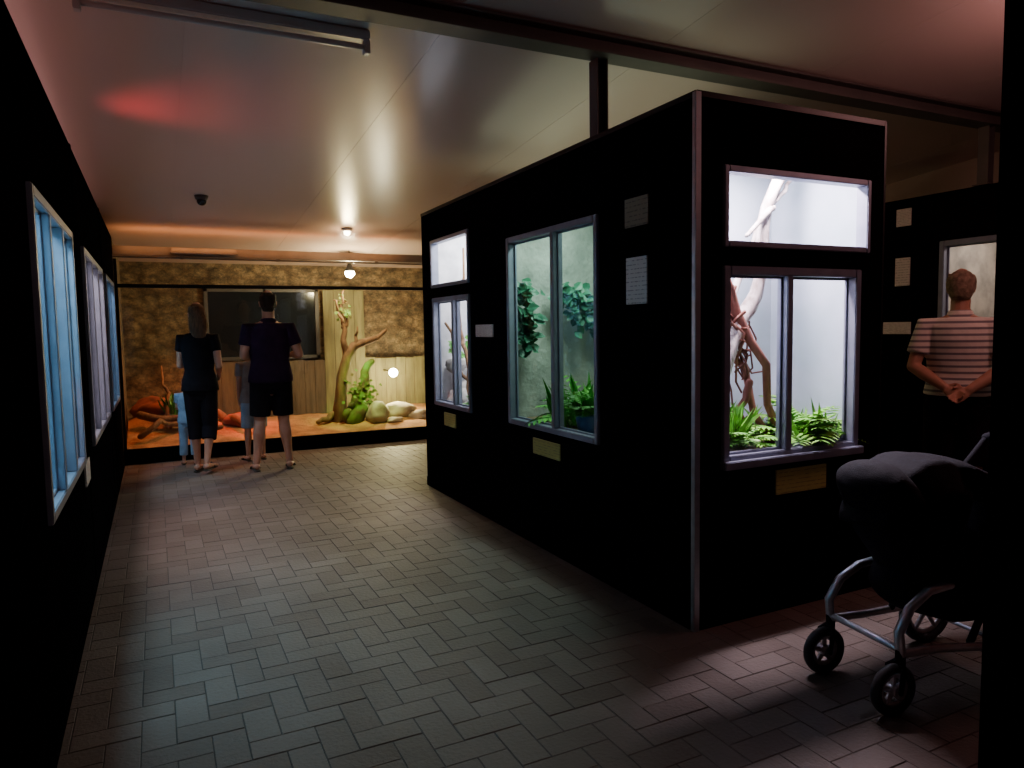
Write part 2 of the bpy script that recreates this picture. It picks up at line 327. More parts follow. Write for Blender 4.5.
# ------------------------------------------------------------ central cabinet
X0,X1,Y0,Y1,H=2.15,3.376,2.517,6.133,2.41
cab=empty('island_display_cabinet')
zb,zt,ub,ut=.767,1.655,1.76,2.10
holed('side_panel',0,X0,.03,Y0,Y1,0,H,[(3.30,4.39,zb,1.99),(5.07,5.85,zb,1.655),(5.07,5.87,ub,2.14)],M['black'],cab)
holed('end_panel',1,Y0,.03,X0+.03,X1,0,H,[(2.31,3.19,zb,zt),(2.31,3.25,ub,ut)],M['black'],cab)
box('far_panel',X1-.03,X1,Y0+.03,Y1,0,H,M['black'],cab);box('rear_panel',X0+.03,X1-.03,Y1-.03,Y1,0,H,M['black'],cab)
box('top_panel',X0,X1,Y0,Y1,H-.03,H+.002,M['black'],cab)
bm=bmesh.new();addbox(bm,X0-.006,X0+.024,Y0-.006,Y0-.001,0,H,.001);addbox(bm,X0-.006,X0-.001,Y0-.001,Y0+.02,0,H,.001);obj('corner_angle',bm,M['alu'],cab)
bm=bmesh.new();addbox(bm,X1-.012,X1+.004,Y0-.005,Y0,0,H,.001);obj('edge_strip',bm,M['blackmetal'],cab)
bm=bmesh.new();addbox(bm,X0-.004,X0,Y0,Y1,H-.02,H+.006,.001);addbox(bm,X0,X1,Y0-.004,Y0,H-.02,H+.006,.001);obj('top_edging',bm,M['blackmetal'],cab)
bm=bmesh.new();addbox(bm,X0-.006,X0,Y0+.03,Y1,0,.08,.001);obj('kick_strip',bm,M['black'],cab)
def lining(nm,x0,x1,y0,y1,z0,z1,m,openx=None,openy=None):
    bm=bmesh.new();t=.012
    addbox(bm,x0,x1,y0,y1,z0-t,z0);addbox(bm,x0,x1,y0,y1,z1,z1+t)
    if openx!='lo':addbox(bm,x0-t,x0,y0,y1,z0,z1)
    if openx!='hi':addbox(bm,x1,x1+t,y0,y1,z0,z1)
    if openy!='lo':addbox(bm,x0,x1,y0-t,y0,z0,z1)
    addbox(bm,x0,x1,y1,y1+t,z0,z1)
    return obj(nm,bm,M[m],cab)
lining('lining_a',X0+.05,X1-.05,Y0+.04,3.22,.70,2.34,'panelC',openy='lo')
lining('lining_b',X0+.04,X1-.05,3.26,4.75,.70,2.34,'panelB',openx='lo')
lining('lining_c',X0+.04,X1-.05,4.98,6.05,.70,2.34,'panelA',openx='lo')
window(1,Y0,-1,2.31,3.19,zb,zt,(2.71,),sill=True);window(1,Y0,-1,2.31,3.25,ub,ut,fw=.018)
window(0,X0,-1,3.30,4.39,zb,1.99,(3.78,),fw=.025);window(0,X0,-1,5.07,5.85,zb,1.655,(5.4,),fw=.025);window(0,X0,-1,5.07,5.87,ub,2.14,fw=.018)
sign('framed_notice',0,X0,-1,2.85,3.04,1.89,2.03,'paperd');sign('printed_notice',0,X0,-1,2.86,3.03,1.51,1.74,'paper');sign('printed_notice',0,X0,-1,4.65,4.95,1.34,1.43,'paper')
sign('species_label',0,X0,-1,5.4,5.65,.60,.71,'yellow');sign('species_label',0,X0,-1,3.72,4.06,.60,.70,'yellow');sign('species_label',1,Y0,-1,2.64,2.98,.58,.70,'yellow')
# front tank
bm=bmesh.new();addbox(bm,X0+.06,X1-.06,Y0+.06,3.21,.70,.74);obj('substrate_bed',bm,M['litter'],cab)
e=empty('driftwood_branches');bm=bmesh.new()
branch(bm,(2.52,2.80,.98),(3.10,2.92,2.26),.042,.030,.045,n=14,sd=1);branch(bm,(2.60,2.95,1.22),(3.05,3.05,1.95),.024,.018,.04,n=12,sd=2);branch(bm,(3.0,2.9,2.02),(2.72,2.8,1.85),.018,.010,.02,sd=9);branch(bm,(3.02,2.92,2.05),(3.2,2.95,2.2),.016,.010,.02,sd=8)
obj('pale_limbs',bm,M['pale'],e)
bm=bmesh.new();branch(bm,(2.56,2.8,1.66),(3.0,2.78,.76),.026,.018,.05,sd=3);branch(bm,(2.58,2.95,1.5),(2.86,2.75,.78),.022,.017,.05,sd=4);branch(bm,(2.56,2.75,.95),(3.1,3.0,.8),.022,.018,.05,sd=5)
branch(bm,(2.75,2.8,1.1),(2.62,2.8,.78),.02,.016,.03,sd=6)
for k in range(20):branch(bm,(2.54+random.uniform(-.03,.18),2.86+random.uniform(-.1,.15),1.64-random.uniform(0,.2)),(2.60+random.uniform(0,.3),2.85,1.25+random.uniform(-.35,.2)),.009,.005,.08,sd=10+k,seg=6)
obj('brown_limbs',bm,M['redbark'],e)
bm=bmesh.new();rock(bm,(2.52,2.75,.77),.10,sd=1);rock(bm,(2.72,2.95,.79),.11,sd=2);obj('terrarium_rock',bm,M['rockw'])
bm=bmesh.new();grass(bm,(2.54,2.72,.82),.06,70,.22,wd=.12);fern(bm,(2.58,2.70,.78),14,.24,lw=.6);fern(bm,(2.92,2.68,.78),20,.30,lw=.6);fern(bm,(3.08,2.72,.78),20,.34,lw=.6);fern(bm,(3.18,2.8,.78),14,.32,lw=.6);grass(bm,(3.02,2.7,.75),.15,30,.26,wd=.10);obj('fern_plant',bm,M['lime'])
# side tank
bm=bmesh.new();addbox(bm,X0+.06,X1-.06,3.28,4.74,.70,.74);obj('substrate_bed_2',bm,M['litter'],cab)
bm=bmesh.new()
for c,r,n,L in(((2.34,4.6,1.66),(.10,.05,.10),60,.085),((2.38,4.6,1.42),(.10,.05,.22),100,.085),((2.74,4.6,1.64),(.16,.05,.08),80,.085),((2.85,4.6,1.52),(.12,.05,.14),70,.085),((3.0,4.6,1.45),(.08,.05,.22),50,.08)):ivy(bm,c,r,n,L)
obj('hanging_ivy',bm,M['ivy'])
e=empty('potted_plant');bm=bmesh.new();tube(bm,[(2.34,3.72,.745),(2.34,3.72,.86)],[.055,.075],cap=.1,seg=20);obj('pot',bm,M['pot'],e)
bm=bmesh.new();fern(bm,(2.34,3.74,.86),16,.20,lw=.6);grass(bm,(2.34,3.74,.85),.04,30,.20,wd=.2);fern(bm,(2.45,4.0,.74),14,.38,lw=.5);fern(bm,(2.6,4.2,.74),10,.46,lw=.5);grass(bm,(2.5,4.1,.74),.15,40,.34,wd=.12);obj('leaves',bm,M['green'],e)
# far tank
bm=bmesh.new()
for k,(x,y,z,r) in enumerate(((2.36,5.8,.80,.13),(2.5,5.9,.86,.15),(2.38,5.95,1.08,.10),(2.34,5.5,.76,.08),(2.6,5.9,1.1,.12))):rock(bm,(x,y,z),r,sd=k+4)
obj('rock_pile',bm,M['rockw'])
bm=bmesh.new();branch(bm,(2.3,5.35,.74),(2.38,5.9,1.55),.02,.014,.07,sd=21);branch(bm,(2.42,5.6,.74),(2.25,5.85,1.45),.018,.012,.07,sd=22);branch(bm,(2.3,5.7,1.2),(2.45,5.9,2.1),.016,.010,.05,sd=23);obj('climbing_branch',bm,M['bark'])
bm=bmesh.new();fern(bm,(2.33,5.3,.74),14,.24,lw=.6);ivy(bm,(2.36,5.85,1.25),(.1,.05,.12),30,.06);obj('terrarium_plant',bm,M['green'])
# ------------------------------------------------------------ left cabinet
cab=empty('wall_display_cabinet')
LX=-.36
wins=[(2.89,4.2),(4.85,6.5),(6.95,8.2)]
holed('front_panel',0,LX,-.03,.2,8.70,0,H,[(a,b,.76,1.9) for a,b in wins],M['black'],cab)
box('top_panel',XL+.01,LX,.2,8.70,H-.03,H,M['black'],cab);box('end_panel',XL+.01,LX,.17,.2,0,H,M['black'],cab)
bm=bmesh.new();addbox(bm,LX,LX+.006,.2,8.70,0,.08,.001);addbox(bm,LX,LX+.006,4.52,4.56,0,H,.001);addbox(bm,LX,LX+.006,6.7,6.74,0,H,.001);obj('cover_strips',bm,M['black'],cab)
for i,(a,b) in enumerate(wins):
    lining('lining_%d'%i,-1.35,LX-.04,a-.12,b+.12,.70,2.3,'panelL' if i!=1 else 'panelA',openx='hi')
    n=2 if i<2 else 1
    window(0,LX,1,a,b,.76,1.9,tuple(a+(b-a)*k/(n+1) for k in range(1,n+1)))
sign('species_label',0,LX,1,4.25,4.5,.62,.74,'paper')
bm=bmesh.new();rock(bm,(-.52,4.15,.90),.13,(.8,1,1.3),sd=31);rock(bm,(-.5,3.6,.80),.10,sd=32);rock(bm,(-.52,6.3,.86),.10,(.8,1,1.3),sd=33);obj('red_rocks',bm,M['redrock'],cab)
bm=bmesh.new();branch(bm,(-.48,3.2,.72),(-.55,4.2,1.7),.02,.014,.04,sd=33);branch(bm,(-.55,5.2,.72),(-.5,6.4,1.6),.02,.014,.04,sd=34);branch(bm,(-.5,4.2,.74),(-.47,4.0,1.5),.016,.01,.03,sd=35);obj('branches',bm,M['bark'],cab)
bm=bmesh.new();fern(bm,(-.65,3.9,.72),9,.2);fern(bm,(-.65,7.9,.72),9,.2);obj('ferns',bm,M['green'],cab)
# ------------------------------------------------------------ right cabinet
cab=empty('corner_display_cabinet');RX=5.6
holed('front_panel',0,RX,.03,.9,5.6,0,H,[(2.55,3.66,.8,2.02)],M['black'],cab)
box('top_panel',RX,XR-.01,.9,5.6,H-.03,H,M['black'],cab);box('end_panel',RX,XR-.01,5.57,5.6,0,H,M['black'],cab);box('near_panel',RX,XR-.01,.87,.9,0,H,M['black'],cab)
lining('lining_0',RX+.04,6.6,2.45,3.76,.7,2.3,'panelR',openx='lo')
window(0,RX,-1,2.55,3.66,.8,2.02,(3.1,))
sign('warning_sign',0,RX,-1,3.92,4.05,2.19,2.33,'paper')
sign('printed_notice',0,RX,-1,3.92,4.05,1.7,1.93,'paper');sign('printed_notice',0,RX,-1,3.9,4.15,1.30,1.40,'paper')
bm=bmesh.new();branch(bm,(6.1,2.7,.72),(6.2,3.5,1.9),.03,.02,.1,sd=41);obj('branch',bm,M['bark'],cab)
box('wall_partition',1.725,2.7,.5,1.0,0,3.12,M['black'])
# ------------------------------------------------------------ back exhibit
GY=8.74
ex=empty('exhibit_front')
bm=bmesh.new();addbox(bm,LX,XR,GY-.03,GY+.05,0,.16,.003);obj('plinth',bm,M['black'],ex)
bm=bmesh.new();addbox(bm,LX,XR,GY-.02,GY+.03,1.895,1.935,.003)
for x in(LX+.015,3.25,5.2):addbox(bm,x-.015,x+.015,GY-.02,GY+.03,.16,2.2,.002)
obj('rails',bm,M['blackmetal'],ex)
bm=bmesh.new();addbox(bm,LX,XR,GY-.06,GY+.04,2.235,2.33,.004)
tube(bm,[(LX,GY-.08,2.215),(XR,GY-.08,2.215)],[.012,.012])
for x in(.3,1.3,2.45):addbox(bm,x-.02,x+.02,GY-.1,GY-.06,2.2,2.235,.003)
obj('header_beam',bm,M['hdr'],ex)
bm=bmesh.new();bm.faces.new([bm.verts.new(v) for v in((LX,GY,.16),(XR,GY,.16),(XR,GY,1.9),(LX,GY,1.9))]);obj('glass',bm,M['glass'],ex)
bm=bmesh.new();tube(bm,[(.2,GY-.12,2.27),(.85,GY-.12,2.27)],[.018,.018]);addbox(bm,.2,.85,GY-.14,GY-.08,2.28,2.32,.003);obj('batten',bm,M['hdr'],ex)
bm=bmesh.new();nx,ny=90,24;gr=[]
for j in range(ny+1):
    row=[]
    for i in range(nx+1):
        x=LX+.02+(XR-LX-.04)*i/nx;y=GY+.06+(YF-GY-.09)*j/ny
        z=.13+.16*(j/ny)+.08*noise.noise(V((x*1.2,y*1.2,0)))+.02*noise.noise(V((x*6,y*6,3)))+.25*math.exp(-((x-.0)**2)/.3-((y-9.9)**2)/.2)
        row.append(bm.verts.new((x,y,z)))
    gr.append(row)
for j in range(ny):
    for i in range(nx):bm.faces.new((gr[j][i],gr[j][i+1],gr[j+1][i+1],gr[j+1][i])).smooth=True
obj('sand_bed',bm,M['sand'])
box('wall_exhibit_side',LX-.1,LX-.005,GY,YF,0,2.4,M['mural'])
M['timber']=mat('timber_boards',(.14,.10,.065),.85,col2=(.08,.06,.04),scale=9,bump=.4,stretch=(2,2,.3))
M['timbery']=mat('yellow_timber_boards',(.22,.2,.09),.85,col2=(.14,.125,.06),scale=9,bump=.4,stretch=(2,2,.3))
bm=bmesh.new();x=.62
while x<6.7:
    w=random.uniform(.13,.17);hh=(1.0 if x<2.1 or x>2.65 else 1.98)+random.uniform(-.01,.015);addbox(bm,x,x+w-.002,10.36,10.40,.1,hh,.003,mi=0 if x<2.1 else 1);x+=w
addbox(bm,.6,6.7,10.40,10.44,.8,.88);addbox(bm,.6,6.7,10.40,10.44,.3,.38)
obj('timber_fence',bm,[M['timber'],M['timbery']])
WN[0]+=1;e=empty('window_%d'%WN[0]);bm=bmesh.new()
for a in((.60,.65,1.02,2.0),(2.05,2.1,1.02,2.0),(.6,2.1,1.02,1.07),(.6,2.1,1.95,2.0),(1.35,1.39,1.02,2.0)):addbox(bm,a[0],a[1],10.44,10.5,a[2],a[3],.004)
obj('frame',bm,M['steel'],e);box('pane',.64,2.06,10.47,10.49,1.05,1.97,M['darkpane'],e)
e=empty('bare_tree');bm=bmesh.new()
P=[(2.15,9.6,.2),(2.18,9.6,.5),(2.2,9.58,.8),(2.28,9.6,1.05),(2.38,9.6,1.2),(2.5,9.6,1.24),(2.7,9.6,1.3),(2.82,9.6,1.40)]
tube(bm,P,[.11,.085,.07,.065,.06,.052,.036,.02]);branch(bm,(2.26,9.6,1.02),(2.24,9.6,1.5),.05,.03,.05,sd=51);branch(bm,(2.24,9.6,1.45),(2.27,9.6,1.95),.03,.012,.06,sd=53);branch(bm,(2.24,9.6,1.5),(2.12,9.55,1.8),.025,.01,.06,sd=57);branch(bm,(2.4,9.6,1.2),(2.42,9.55,1.45),.03,.01,.03,sd=52);branch(bm,(2.1,9.6,.3),(1.85,9.5,.22),.05,.03,.02,sd=54)
obj('trunk',bm,M['bark'],e)
bm=bmesh.new();branch(bm,(2.30,9.45,.2),(2.62,9.62,.98),.12,.04,.14,sd=55);branch(bm,(2.38,9.5,.5),(2.2,9.45,.25),.07,.05,.05,sd=56);ivy(bm,(2.42,9.5,.55),(.25,.15,.3),130,.06);ivy(bm,(2.27,9.6,1.7),(.1,.1,.2),40,.06)
obj('green_lit_limb',bm,M['greenlit'],e)  # limb and leaves carry the green lighting in their colour
bm=bmesh.new();rock(bm,(2.6,9.35,.3),.15,(1,1,1),sd=61);rock(bm,(2.95,9.6,.28),.2,(1.3,1,.6),sd=62);rock(bm,(3.2,9.4,.22),.14,(1.2,1,.6),sd=63);rock(bm,(2.8,9.2,.2),.09,(1.3,1,.6),sd=64);obj('basking_rocks',bm,M['rock'])
bm=bmesh.new();branch(bm,(-.2,9.5,.45),(.65,9.2,.28),.05,.03,.1,sd=71);branch(bm,(-.2,9.1,.25),(.5,9.6,.62),.035,.02,.12,sd=72);branch(bm,(.1,9.4,.3),(.05,9.9,1.0),.03,.01,.15,sd=73);branch(bm,(.6,9.9,.4),(.9,9.3,.3),.06,.04,.05,sd=74);obj('fallen_branches',bm,M['bark'])
bm=bmesh.new();rock(bm,(0,10.0,.45),.28,(1.1,1,.6),sd=75);rock(bm,(.95,9.6,.3),.18,(1.4,1,.6),sd=76);rock(bm,(.5,9.8,.4),.16,sd=77);obj('red_rock',bm,M['redrock'])
bm=bmesh.new();grass(bm,(.15,9.6,.4),.06,40,.3);obj('spiky_plant',bm,M['green'])
def heat_lamp(loc,top,m='bulb',r=.05,nm='heat_lamp',shade=True):
    e=empty(nm);bm=bmesh.new()
    if shade:
        tube(bm,[(loc[0],loc[1],loc[2]+.02),(loc[0],loc[1],loc[2]+.06),(loc[0],loc[1],loc[2]+.12)],[r*1.1,r*.8,r*.4],cap=.05,seg=18)
        tube(bm,[(loc[0],loc[1],loc[2]+.12),(loc[0],loc[1],top)],[.006,.006],seg=6);obj('shade',bm,M['blackmetal'],e)
    else:
        tube(bm,[(loc[0],loc[1]+.03,loc[2]),(loc[0],loc[1]+.12,loc[2]+.02),(loc[0],10.36,loc[2]+.02)],[.02,.012,.012],seg=8);obj('bracket',bm,M['blackmetal'],e)
    bm=bmesh.new();bmesh.ops.create_uvsphere(bm,u_segments=16,v_segments=10,radius=r,matrix=Matrix.Translation(V(loc)-V((0,0,.0))));obj('bulb',bm,M[m],e,True)
heat_lamp((2.28,9.3,2.14),zc(9.3),r=.06);heat_lamp((3.0,9.9,.80),1.2,r=.06,shade=False)
point('heat_bulb_light',(2.28,9.2,2.04),60,(1,.82,.42),.05);spot('basking_light',(3.0,9.80,.72),(2.98,9.6,.2),90,(1,.85,.4),140,.03);point('basking_glow',(3.0,9.95,.70),20,(1,.85,.35),.05)
spot('red_light',(.5,9.45,1.9),(.4,9.5,.2),60,(1,.22,.09),110,.05);spot('red_light_b',(1.0,9.3,1.6),(.95,9.6,.2),110,(1,.08,.04),50,.03)
spot('green_light',(2.5,9.1,1.5),(2.45,9.6,.4),70,(.45,1,.15),60,.03);area('exhibit_wash',(1.6,9.0,2.2),3.2,7,(1,.66,.32),(math.radians(25),0,0),.15)
e=empty('ceiling_spotlight');zz=zc(8.1);bm=bmesh.new();tube(bm,[(1.97,8.1,zz),(1.97,8.1,zz-.03)],[.06,.06],cap=.05,seg=20);obj('base',bm,M['white'],e)
bm=bmesh.new();bmesh.ops.create_uvsphere(bm,u_segments=16,v_segments=10,radius=.035,matrix=Matrix.Translation((1.97,8.1,zz-.045)));M['bulb2']=mat('lamp_lens',(1,1,.9),.4,emit=(1,.85,.55),estr=25);obj('lens',bm,M['bulb2'],e,True)
point('ceiling_spot_glow',(1.97,8.1,zz-.14),5,(1,.68,.34),.04)
e=empty('dome_camera');zz=zc(7.1);bm=bmesh.new();tube(bm,[(.43,7.1,zz),(.43,7.1,zz-.035)],[.06,.05],cap=.1,seg=20);obj('base',bm,M['steel'],e)
bm=bmesh.new();bmesh.ops.create_uvsphere(bm,u_segments=16,v_segments=10,radius=.042,matrix=Matrix.Translation((.43,7.1,zz-.045)));obj('dome',bm,M['darkpane'],e,True)
# ------------------------------------------------------------ people
def remesh(name,build,voxel,m,parent,it=3):
    bm=bmesh.new();build(bm);o=obj(name+'_src',bm,m)
    r=o.modifiers.new('r','REMESH');r.mode='VOXEL';r.voxel_size=voxel
    s=o.modifiers.new('s','SMOOTH');s.factor=.5;s.iterations=it
    dg=bpy.context.evaluated_depsgraph_get();dg.update()
    me=bpy.data.meshes.new_from_object(o.evaluated_get(dg));me.name=name
    bpy.data.objects.remove(o);n=bpy.data.objects.new(name,me);COL.objects.link(n)
    if not me.materials:me.materials.append(m)
    for p in me.polygons:p.use_smooth=True
    n.parent=parent;return n
def person(name,loc,rz,s,arms,legs,shirt,short,hair,hairtype,short_z=.52,hem=.9,sleeve=.55,female=False,headturn=0,build=1.0,headtilt=0):
    e=empty(name,loc,rz);e.scale=(s,s,s);w=build*(.88 if female else 1.0);shx=.175*w
    tor=[(.86,.12,.10),(.93,.165 if not female else .18,.12),(1.0,.16,.115),(1.1,.142 if not female else .13,.10),(1.22,.152,.108),(1.34,.168,.118),(1.43,.165,.105),(1.485,.11,.08),(1.52,.062,.06)]
    HT=Matrix.Translation((0,.0,1.56))@Matrix.Rotation(headturn,4,'Z')@Matrix.Rotation(headtilt,4,'X')@Matrix.Translation((0,0,-1.56))
    def hp(x,y,z):return HT@V((x,y,z))
    def body(bm):
        tube(bm,[(0,0,t[0]) for t in tor],[(t[1]*w,t[2]*w) for t in tor],seg=20)
        tube(bm,[(0,-.01,1.47),(0,.0,1.54),(0,.015,1.62)],[.062*w,.055*w,.055*w])
        tube(bm,[hp(0,.055,1.585),hp(0,.04,1.61),hp(0,.02,1.65),hp(0,.008,1.70),hp(0,0,1.74),hp(0,-.005,1.77)],[(.025,.03),(.048,.058),(.066,.085),(.074,.096),(.072,.092),(.05,.065)],seg=18)
        tube(bm,[hp(0,.088,1.70),hp(0,.108,1.665),hp(0,.095,1.655)],[.008,.014,.012],seg=8)
        for sx in(-1,1):
            tube(bm,[hp(sx*.074,-.005,1.66),hp(sx*.08,-.01,1.70)],[(.008,.015),(.010,.02)],side=V((1,0,0)),seg=8)
            el,wr,pn,td=arms[0 if sx<0 else 1];el,wr,pn,td=V(el),V(wr),V(pn).normalized(),V(td).normalized();sh=V((sx*shx,0,1.435))
            tube(bm,[V((sx*shx*.6,0,1.43)),sh,sh.lerp(el,.45),el],[.06*w,.058*w,.048*w,.038*w]);m1=el.lerp(wr,.35)
            tube(bm,[el,m1,wr],[.038*w,.041*w,.027*w])
            d=(wr-el).normalized();pn=(pn-d*pn.dot(d)).normalized();td=(td-d*td.dot(d)-pn*td.dot(pn)).normalized()
            tube(bm,[wr-d*.01,wr+d*.04,wr+d*.085],[(.026,.02),(.038,.016),(.040,.013)],side=td,seg=14)
            for q,L in zip((-1.5,-.5,.5,1.5),(.058,.072,.08,.072)):
                b=wr+d*.082+td*q*.0205;dd=d;pts=[b]
                for seg_ in(.42,.33,.25):
                    dd=(dd+pn*.38).normalized();pts.append(pts[-1]+dd*L*seg_*1.15)
                tube(bm,pts,[.0088,.0085,.008,.0065],seg=8)
            b=wr+d*.02+td*.028;tube(bm,[b,b+(d*.6+td*.7+pn*.2).normalized()*.035,b+(d*.6+td*.7+pn*.2).normalized()*.035+(d*.9+td*.3+pn*.3).normalized()*.03],[.013,.011,.008],seg=8)
            kn,an=[V(q) for q in legs[0 if sx<0 else 1]];hj=V((sx*.088*w,0,.90))
            tube(bm,[hj,hj.lerp(kn,.4),kn],[.088*w,.074*w,.052*w]);tube(bm,[kn,kn.lerp(an,.3)+V((0,-.012,0)),kn.lerp(an,.7),an],[.052*w,.056*w,.038*w,.033*w])
            tube(bm,[an+V((0,-.035,-.045)),an+V((sx*.008,.05,-.05)),an+V((sx*.02,.15,-.06))],[(.032,.03),(.036,.026),(.042,.016)],side=V((1,0,0)))
            for t in range(5):tube(bm,[an+V((sx*.02+(t-2)*.016,.15,-.063)),an+V((sx*.02+(t-2)*.018,.195-.004*abs(t-(1 if sx>0 else 3)),-.066))],[.009,.008],seg=8)
    remesh('body',body,.0062,M['skin'],e,2)
    def sh_(bm):
        g=.016;T=[t for t in tor if t[0]>=.99 and t[0]<1.5]
        T=[(hem,.172 if not female else .178,.13),(.95,.17,.128)]+T if hem<.94 else [(hem,.165,.122)]+[t for t in T if t[0]>hem+.02]
        tube(bm,[(0,0,t[0]) for t in T],[((t[1]+g+(.012 if t[0]<1.3 else 0))*w,(t[2]+g+.006)*w) for t in T],cap=.08,seg=24)
        for sx in(-1,1):
            el=V(arms[0 if sx<0 else 1][0]);s_=V((sx*shx,0,1.435));tube(bm,[V((sx*shx*.5,0,1.42)),s_,s_.lerp(el,sleeve)],[.068*w,.073*w,.066*w],cap=.08,seg=16)
        tube(bm,[(0,-.005,1.47),(0,0,1.535)],[.085*w,.068*w],cap=.05)
    remesh('shirt',sh_,.007,shirt,e,4)
    def pt(bm):
        tube(bm,[(0,0,.84),(0,0,.93),(0,0,1.02)],[(.165*w,.12*w),((.182 if not female else .193)*w,.134*w),(.17*w,.125*w)],cap=.05,seg=24)
        tube(bm,[(0,0,.78),(0,0,.88)],[(.12*w,.085*w),(.16*w,.12*w)],cap=.05,seg=24)
        for sx in(-1,1):
            kn,an=[V(q) for q in legs[0 if sx<0 else 1]];hj=V((sx*.088*w,0,.90))
            if short_z>=.5:
                t=(.9-short_z)/(.9-kn.z);en=hj.lerp(kn,min(t,1));tube(bm,[hj,hj.lerp(en,.5),en],[.1*w,.097*w,.092*w],cap=.05,seg=18)
            else:
                t=(kn.z-short_z)/(kn.z-an.z);en=kn.lerp(an,t);tube(bm,[hj,hj.lerp(kn,.5),kn,en],[.1*w,.092*w,.082*w,.08*w],cap=.05,seg=18)
    remesh('shorts',pt,.007,short,e,4)
    def sho(bm):
        for sx in(-1,1):
            an=V(legs[0 if sx<0 else 1][1])
            tube(bm,[an+V((0,-.055,-.085)),an+V((sx*.008,.05,-.085)),an+V((sx*.02,.185,-.085))],[(.036,.011),(.036,.011),(.045,.011)],side=V((1,0,0)))
            tube(bm,[an+V((-.045+sx*.015,.09,-.075)),an+V((sx*.015,.10,-.022)),an+V((.045+sx*.015,.09,-.075))],[.010,.010,.010])
    remesh('sandals',sho,.006,M['shoe'],e,2)
    def hr(bm):
        g=.006 if hairtype=='full' else 0
        tube(bm,[hp(0,-.03,1.62),hp(0,-.022,1.67),hp(0,-.012,1.72),hp(0,-.008,1.755),hp(0,-.008,1.782)],[(.055+g,.06+g),(.076+g,.084+g),(.084+g,.098+g),(.08+g,.094+g),(.055+g,.065+g)],seg=18,cap=.4)
        if hairtype=='long':
            tube(bm,[hp(0,-.04,1.70),hp(0,-.07,1.62),hp(0,-.085,1.55),hp(0,-.10,1.46)],[(.085,.06),(.095,.055),(.10,.045),(.07,.03)],seg=14)
        for k in range(40):
            a=random.uniform(0,6.28);z=random.uniform(1.66,1.78);c=hp(math.cos(a)*.07,-.015+math.sin(a)*.08 if math.sin(a)<.5 else -.0,z);tube(bm,[c,c+V((random.uniform(-.01,.01),random.uniform(-.01,.0),-.03))],[.012,.006],seg=6)
    remesh('hair',hr,.006,hair,e,1)
    for sx in(-1,1):
        for nm,m,r,y in(('eye','eye',.0125,.087),('iris','iris',.0065,.0965)):
            bm=bmesh.new();bmesh.ops.create_uvsphere(bm,u_segments=12,v_segments=8,radius=r,matrix=Matrix.Translation(hp(sx*.031,y,1.70)));obj(nm,bm,M[m],e,True)
    bm=bmesh.new();tube(bm,[hp(-.024,.09,1.628),hp(0,.099,1.63),hp(.024,.09,1.628)],[.004,.007,.004],seg=8);obj('mouth',bm,M['lip'],e,True)
    return e
L0=[((-.10,.01,.5),(-.11,-.01,.095)),((.10,.01,.5),(.11,-.01,.095))]
person('man_in_dark_tee',(1.03,7.62,0),math.radians(-4),1.0,
  [((-.25,-.03,1.17),(-.16,.2,1.14),(.3,0,-1),(1,.3,.3)),((.28,-.05,1.17),(.24,.2,1.17),(-.3,0,-1),(-1,.3,.3))],
  [((-.12,.02,.5),(-.17,-.02,.095)),((.11,.02,.5),(.15,.0,.095))],M['navy'],M['blk'],M['hairb'],'short',short_z=.56,sleeve=.62,build=1.1)
person('woman_in_black',(.38,7.86,0),math.radians(-20),.94,
  [((-.2,.02,1.15),(-.06,.2,1.18),(0,-.3,-1),(.5,.5,1)),((.21,-.02,1.14),(.15,.18,1.05),(-1,0,-.4),(0,.4,1))],
  [((-.08,.03,.5),(-.07,.03,.095)),((.08,.02,.5),(.07,-.12,.13))],M['blk'],M['blk'],M['hairl'],'long',short_z=.36,sleeve=.45,female=True,headturn=math.radians(25),hem=.88,build=1.06)
person('boy_in_grey_tee',(.93,8.3,0),math.radians(10),.73,
  [((-.2,0,1.15),(-.19,.06,.93),(1,0,0),(0,1,0)),((.2,0,1.15),(.19,.06,.93),(-1,0,0),(0,1,0))],L0,M['greytee'],M['ltblue'],M['hairl'],'short',short_z=.5,hem=.88)
person('toddler_in_blue',(.27,8.4,0),math.radians(-10),.52,
  [((-.2,.05,1.17),(-.15,.26,1.3),(0,.2,-1),(1,0,0)),((.2,.05,1.17),(.15,.26,1.3),(0,.2,-1),(-1,0,0))],L0,M['ltblue'],M['ltblue'],M['hairl'],'short',short_z=.2,hem=.88)
person('visitor_in_striped_polo',(4.66,2.91,0),math.radians(-60),.955,
  [((-.265,-.07,1.16),(-.07,-.185,1.03),(0,-1,.3),(.3,0,1)),((.265,-.07,1.16),(.07,-.20,1.015),(0,-1,.3),(-.3,0,1))],
  L0,M['stripe'],M['blk'],M['hairg'],'full',short_z=.5,sleeve=.68,hem=.97,build=1.08,headtilt=math.radians(-6))
